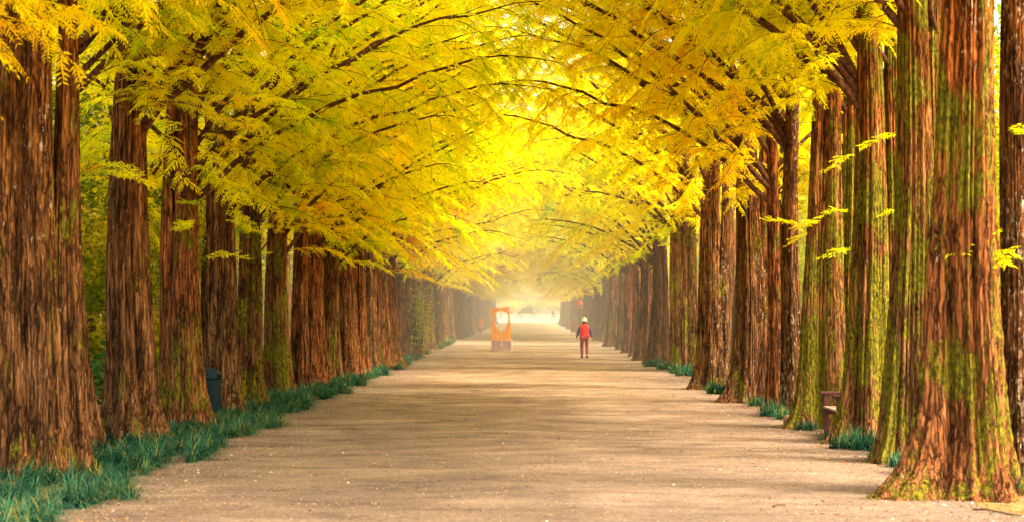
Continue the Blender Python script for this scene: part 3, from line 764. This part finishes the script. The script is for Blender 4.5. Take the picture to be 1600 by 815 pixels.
for P_, sgn in ((Lp, -1), (Rp, 1)):
    bm = bmesh.new(); bm_prism(bm, [cp(*p) for p in P_], -.13, .13)
    o = bm_obj('panel', bm, OR, sc_)
for x0, x1 in ((190, 297), (304, 404)):
    bm = bmesh.new(); a = cp(x0, 735); b_ = cp(x1, 629)
    bm_box(bm, ((a[0] + b_[0]) / 2, 0, (a[1] + b_[1]) / 2 - .01), (b_[0] - a[0], .34, b_[1] - a[1] + .02), bevel=.012)
    blk = bm_obj('stone_block', bm, ST, sc_)
bm = bmesh.new(); a = cp(386, 735); b_ = cp(409, 625); bm_box(bm, ((a[0] + b_[0]) / 2 + .03, .02, b_[1] / 2 - .005), (.10, .42, b_[1] - a[1] + .015), bevel=.01); bm_obj('stone_slab', bm, ST2, sc_)
rock(766.5, 548, .06, ST, 'small dark stone at the left foot of the heart sculpture')

# ------------------------------------------------------------ hazy furniture at the far end
GREY = mat_simple('grey_slats', (.012, .011, .01), (.03, .028, .025), 6)
dB = 300.0; k_ = dB / F / 13.33; zB = float(gz(dB))
ab = thing('arched_bench', 'hazy grey arched bench with slatted ends and a ring on top', 'bench', ((822 - VX) * dB / F, dB, zB))
for x0, x1 in ((-175, -70), (75, 190)):
    for j in range(5):
        bm = bmesh.new(); xx = (x0 + (x1 - x0) * j / 4) * k_; bm_box(bm, (xx, 0, 50 * k_), (13 * k_, .5, 100 * k_ + .02), bevel=.01); bm_obj('leg', bm, GREY, ab)
bm = bmesh.new()
arc = [(-185, 92), (-150, 130), (-90, 175), (-30, 205), (60, 212), (120, 190), (150, 140), (195, 96), (195, 84), (110, 92), (70, 96), (30, 78), (-20, 80), (-60, 100), (-110, 92)]
bm_prism(bm, [(x * k_, z * k_) for x, z in arc], -.3, .3); bm_obj('arched_seat', bm, GREY, ab)
bm = bmesh.new(); bm_tube(bm, [(60 * k_ + 48 * k_ * math.cos(t), 0, 205 * k_ + 45 * k_ * math.sin(t)) for t in np.linspace(-.4, 3.5, 16)], 9 * k_, 8); bm_obj('ring', bm, GREY, ab, True)
eb = thing('slatted_bench', 'hazy grey bench seen end-on right of the white glow', 'bench', ((864.5 - VX) * dB / F, dB, zB))
bm = bmesh.new(); bm_prism(bm, [(-35 * k_, 0), (-35 * k_, 160 * k_), (-22 * k_, 165 * k_), (10 * k_, 110 * k_), (40 * k_, 85 * k_), (40 * k_, 0), (28 * k_, 0), (28 * k_, 60 * k_), (-20 * k_, 60 * k_), (-20 * k_, 0)], -.5, .5); bm_obj('bench_frame', bm, GREY, eb)
bm = bmesh.new()
for j in range(4): bm_box(bm, ((-14 + j * 12) * k_, -.03, 30 * k_), (5 * k_, 1.0, 56 * k_))
bm_obj('slats', bm, GREY, eb)
lb = thing('slatted_stool', 'small hazy grey slatted seat seen through the heart opening', 'stool', ((782 - VX) * 290 / F, 290, float(gz(290))))
bm = bmesh.new()
for j in range(4): bm_box(bm, (-.18 + j * .12, 0, .35), (.06, .4, .72))
bm_obj('legs_frame', bm, GREY, lb)
bm = bmesh.new(); bm_box(bm, (0, 0, .74), (.5, .5, .07), bevel=.01); bm_obj('seat', bm, GREY, lb)

# lantern post, notice board and orange bin in the haze
REDP = mat_simple('faded_red_paint', (.50, .09, .045), (.68, .15, .07), 6)
PINK = mat_simple('pinkish_board', (.50, .24, .18), (.62, .34, .24), 6)
dL = 140.0
lp = thing('lantern_post', 'post with a small red-roofed lantern at the foot of the right row, above the walker', 'lantern', ((907 - VX) * dL / F - .12, dL, 0))
bm = bmesh.new(); bm_box(bm, (.1, 0, 1.02), (.12, .12, 2.06), bevel=.01); bm_obj('post', bm, BRANCH, lp)
bm = bmesh.new(); bm_box(bm, (.1, 0, 2.20), (.42, .42, .30), bevel=.01); bm_obj('lantern_box', bm, PINK, lp)
bm = bmesh.new(); bm_lathe(bm, [(.50, 2.352), (.46, 2.40), (.10, 2.72), (.02, 2.78)], 4, (.1, 0, 0)); bm_obj('roof', bm, REDP, lp)
nb = thing('notice_board', 'low pinkish notice board at the right path edge beyond the walker', 'sign', ((897.5 - VX) * dL / F, dL - 2, 0))
bm = bmesh.new(); bm_box(bm, (0, 0, .62), (.56, .05, .84), bevel=.01); bm_obj('board', bm, PINK, nb)
for s in (-.31, .31):
    bm = bmesh.new(); bm_box(bm, (s, 0, .55), (.055, .08, 1.12), bevel=.006); bm_obj('post', bm, REDP, nb)
ob = thing('orange_bin', 'small orange-red rounded bin on a dark stand by the far left row', 'bin', ((750 - VX) * 146 / F, 146, 0))
bm = bmesh.new(); bm_lathe(bm, [(.19, .34), (.23, .42), (.24, .95), (.22, 1.07), (.14, 1.16), (.02, 1.19)], 20); bm_obj('bin_body', bm, REDP, ob, True)
bm = bmesh.new(); bm_box(bm, (0, 0, .165), (.10, .10, .36)); bm_box(bm, (0, 0, .015), (.34, .34, .03)); bm_obj('stand', bm, GREY, ob)

# ------------------------------------------------------------ the walker
def skin(name, verts, edges, radii, mat, parent, sub=2, root=0):
    me = bpy.data.meshes.new(name); me.from_pydata(verts, edges, [])
    o = bpy.data.objects.new(name, me); C.objects.link(o)
    m = o.modifiers.new('s', 'SKIN'); m.use_smooth_shade = True
    for i, r in enumerate(radii):
        sv = me.skin_vertices[0].data[i]; sv.radius = r if hasattr(r, '__len__') else (r, r); sv.use_root = (i == root)
    sb = o.modifiers.new('u', 'SUBSURF'); sb.levels = sub; sb.render_levels = sub
    dg = bpy.context.evaluated_depsgraph_get()
    new = bpy.data.meshes.new_from_object(o.evaluated_get(dg))
    bpy.data.objects.remove(o); new.name = name; new.materials.clear(); new.materials.append(mat)
    new.polygons.foreach_set('use_smooth', [True] * len(new.polygons))
    return link(name, new, parent)
SKIN = mat_simple('skin', (.50, .28, .19), (.56, .33, .23), 8, .6, .05)
pr = thing('person', 'person walking away in a red vest, white hat, blue sleeves and maroon trousers', 'person', (*ground_at(913, 558.5), 0), R(4))
# joints: walking away (+Y), mid stride
pel = (0, 0, .86); ch = (0, .03, 1.15); nk = (0, .03, 1.36); hd = (0, .05, 1.49); tp = (0, .05, 1.58)
hipL, knL, anL, toL = (-.085, 0, .82), (-.10, .06, .46), (-.10, -.03, .085), (-.105, .12, .03)
hipR, knR, anR, toR = (.085, 0, .82), (.10, -.03, .47), (.095, -.17, .115), (.10, -.05, .03)
shL, elL, wrL = (-.175, .03, 1.29), (-.255, .0, 1.05), (-.30, .06, .83)
shR, elR, wrR = (.175, .03, 1.29), (.265, .0, 1.05), (.325, -.02, .84)
bv = [pel, ch, nk, hd, tp, hipL, knL, anL, toL, hipR, knR, anR, toR, shL, elL, wrL, shR, elR, wrR, (-.305, .08, .77), (.335, -.02, .78)]
be = [(0, 1), (1, 2), (2, 3), (3, 4), (0, 5), (5, 6), (6, 7), (7, 8), (0, 9), (9, 10), (10, 11), (11, 12), (1, 13), (13, 14), (14, 15), (1, 16), (16, 17), (17, 18), (15, 19), (18, 20)]
br = [(.13, .10), (.14, .10), .05, (.085, .095), (.06, .07), .08, .055, .038, .03, .08, .055, .038, .03, .05, .04, .028, .05, .04, .028, (.035, .018), (.035, .018)]
body_o = skin('body', bv, be, br, SKIN, pr)
# hands: four fingers and a thumb on each palm, joined into the body mesh
hb_ = bmesh.new(); hb_.from_mesh(body_o.data)
for s, px_, py_, pz in ((-1, -.305, .08, .77), (1, .335, -.02, .78)):
    for k in range(4):
        yy = py_ + (k - 1.5) * .018; ln = (.062, .072, .068, .05)[k]
        bm_tube(hb_, [(px_, yy, pz), (px_ + s * .004, yy, pz - ln * .6), (px_ - s * .006, yy + .004, pz - ln)], [.009, .008, .006], 6)
    bm_tube(hb_, [(px_, py_ + .028, pz + .02), (px_ - s * .012, py_ + .05, pz - .005), (px_ - s * .018, py_ + .055, pz - .03)], [.010, .009, .007], 6)
# ears and nose
for s in (-1, 1): bm_box(hb_, (s * .088, .05, 1.49), (.018, .035, .06), bevel=.006)
bm_tube(hb_, [(0, .135, 1.505), (0, .158, 1.475), (0, .138, 1.465)], [.008, .014, .012], 6)
hb_.to_mesh(body_o.data); hb_.free()
REDV = mat_simple('red_padded_cloth', (.62, .012, .015), (.80, .03, .035), 9, .7, .4, (1, 1, 5)); BLU = mat_simple('blue_sleeve_cloth', (.015, .045, .16), (.03, .08, .26), 9)
MARO = mat_simple('maroon_cloth', (.20, .012, .035), (.30, .03, .06), 9); HAT = mat_simple('cream_hat_cloth', (.78, .72, .64), (.88, .84, .78), 12); SHOE = mat_simple('dark_shoe', (.02, .018, .02), (.05, .04, .045))
bm = bmesh.new(); bm_lathe(bm, [(.150, .755), (.205, .76), (.208, .80), (.195, .92), (.188, 1.02), (.20, 1.14), (.205, 1.24), (.165, 1.32), (.085, 1.365), (.07, 1.40), (.055, 1.40)], 28, (0, .02, 0), 1.0, .72)
bm_obj('vest', bm, REDV, pr, True)
for s, sh, el, wr in ((-1, shL, elL, wrL), (1, shR, elR, wrR)):
    skin('sleeve', [(sh[0] * .9, sh[1], sh[2]), el, wr], [(0, 1), (1, 2)], [.068, .055, .042], BLU, pr, 2)
skin('trousers', [(0, 0, .84), hipL, knL, (anL[0], anL[1], .10), hipR, knR, (anR[0], anR[1], .13)], [(0, 1), (1, 2), (2, 3), (0, 4), (4, 5), (5, 6)], [(.15, .11), .098, .074, .056, .098, .074, .056], MARO, pr)
for an_, to_ in ((anL, toL), (anR, toR)):
    bm = bmesh.new(); bm_box(bm, (an_[0], (an_[1] + to_[1]) / 2, .045), (.095, .27, .09), bevel=.03); bm_obj('shoe', bm, SHOE, pr, True)
bm = bmesh.new(); bm_lathe(bm, [(.10, 1.495), (.150, 1.497), (.152, 1.505), (.108, 1.535), (.104, 1.60), (.085, 1.635), (.03, 1.65)], 24, (0, .05, 0), 1, 1.08); bm_obj('hat', bm, HAT, pr, True)
bm = bmesh.new(); bm_lathe(bm, [(.06, 1.40), (.092, 1.43), (.098, 1.495), (.09, 1.53)], 20, (0, .035, 0), .95, 1.0); bm_obj('hair', bm, mat_simple('brown_hair', (.10, .05, .03), (.20, .10, .06), 30), pr, True)

# ------------------------------------------------------------ haze: absorbing volume over the far avenue, its emission standing in for scattered light
HZ = NT('morning_haze')
ab_ = HZ.n('VolumeAbsorption'); ab_.inputs['Color'].default_value = (0, 0, 0, 1); SG = .0042; ab_.inputs['Density'].default_value = SG
em = HZ.n('Emission'); em.inputs['Color'].default_value = (1.0, .80, .46, 1); em.inputs['Strength'].default_value = SG * 1.02
ad = HZ.n('AddShader'); HZ.l(ab_.outputs[0], ad.inputs[0]); HZ.l(em.outputs[0], ad.inputs[1]); HZ.l(ad.outputs[0], HZ.out.inputs['Volume'])
bm = bmesh.new(); bm_box(bm, (0, 287, 12.0), (110, 466, 24.4))
tag(bm_obj('haze', bm, HZ.m), 'warm glowing morning haze filling the far part of the avenue', 'haze', kind='structure')

# ------------------------------------------------------------ light, sky, camera
sun_dir = Vector((.62, -.30, .80)).normalized()     # towards the sun
el = math.asin(sun_dir.z); az = math.atan2(sun_dir.x, sun_dir.y)
L = bpy.data.lights.new('sun', 'SUN'); L.energy = 4.0; L.angle = R(16.0); L.color = (1, .94, .79)
so = bpy.data.objects.new('sun', L); C.objects.link(so); so.rotation_euler = (-sun_dir).to_track_quat('-Z', 'Y').to_euler()
w = bpy.data.worlds.new('World'); scene.world = w; w.use_nodes = True
nt = w.node_tree; bg = nt.nodes['Background']
sky = nt.nodes.new('ShaderNodeTexSky'); sky.sky_type = 'NISHITA'; sky.sun_disc = False
sky.sun_elevation = el; sky.sun_rotation = az; sky.dust_density = 5.0; sky.air_density = 1.0; sky.ozone_density = .5
mx = nt.nodes.new('ShaderNodeMix'); mx.data_type = 'RGBA'; mx.blend_type = 'MULTIPLY'; mx.inputs[0].default_value = 1
mx.inputs[7].default_value = (1.25, 1.0, .72, 1)
nt.links.new(sky.outputs[0], mx.inputs[6]); nt.links.new(mx.outputs[2], bg.inputs[0]); bg.inputs[1].default_value = .92

cam = bpy.data.cameras.new('camera'); co = bpy.data.objects.new('camera', cam); C.objects.link(co)
co.location = (0, 0, CAMH); co.rotation_euler = (R(90), 0, 0)
cam.lens = 36 * F / 1600; cam.sensor_width = 36; cam.clip_end = 5000
cam.shift_x = -(VX - 800) / 1600; cam.shift_y = (VY - 407.5) / 1600
cam.dof.use_dof = True; cam.dof.focus_distance = 34; cam.dof.aperture_fstop = 2.4
scene.camera = co
scene.view_settings.view_transform = 'Standard'; scene.view_settings.look = 'None'; scene.view_settings.exposure = 0
cy = scene.cycles
cy.max_bounces = 12; cy.diffuse_bounces = 8; cy.transmission_bounces = 8; cy.transparent_max_bounces = 16
cy.use_denoising = True
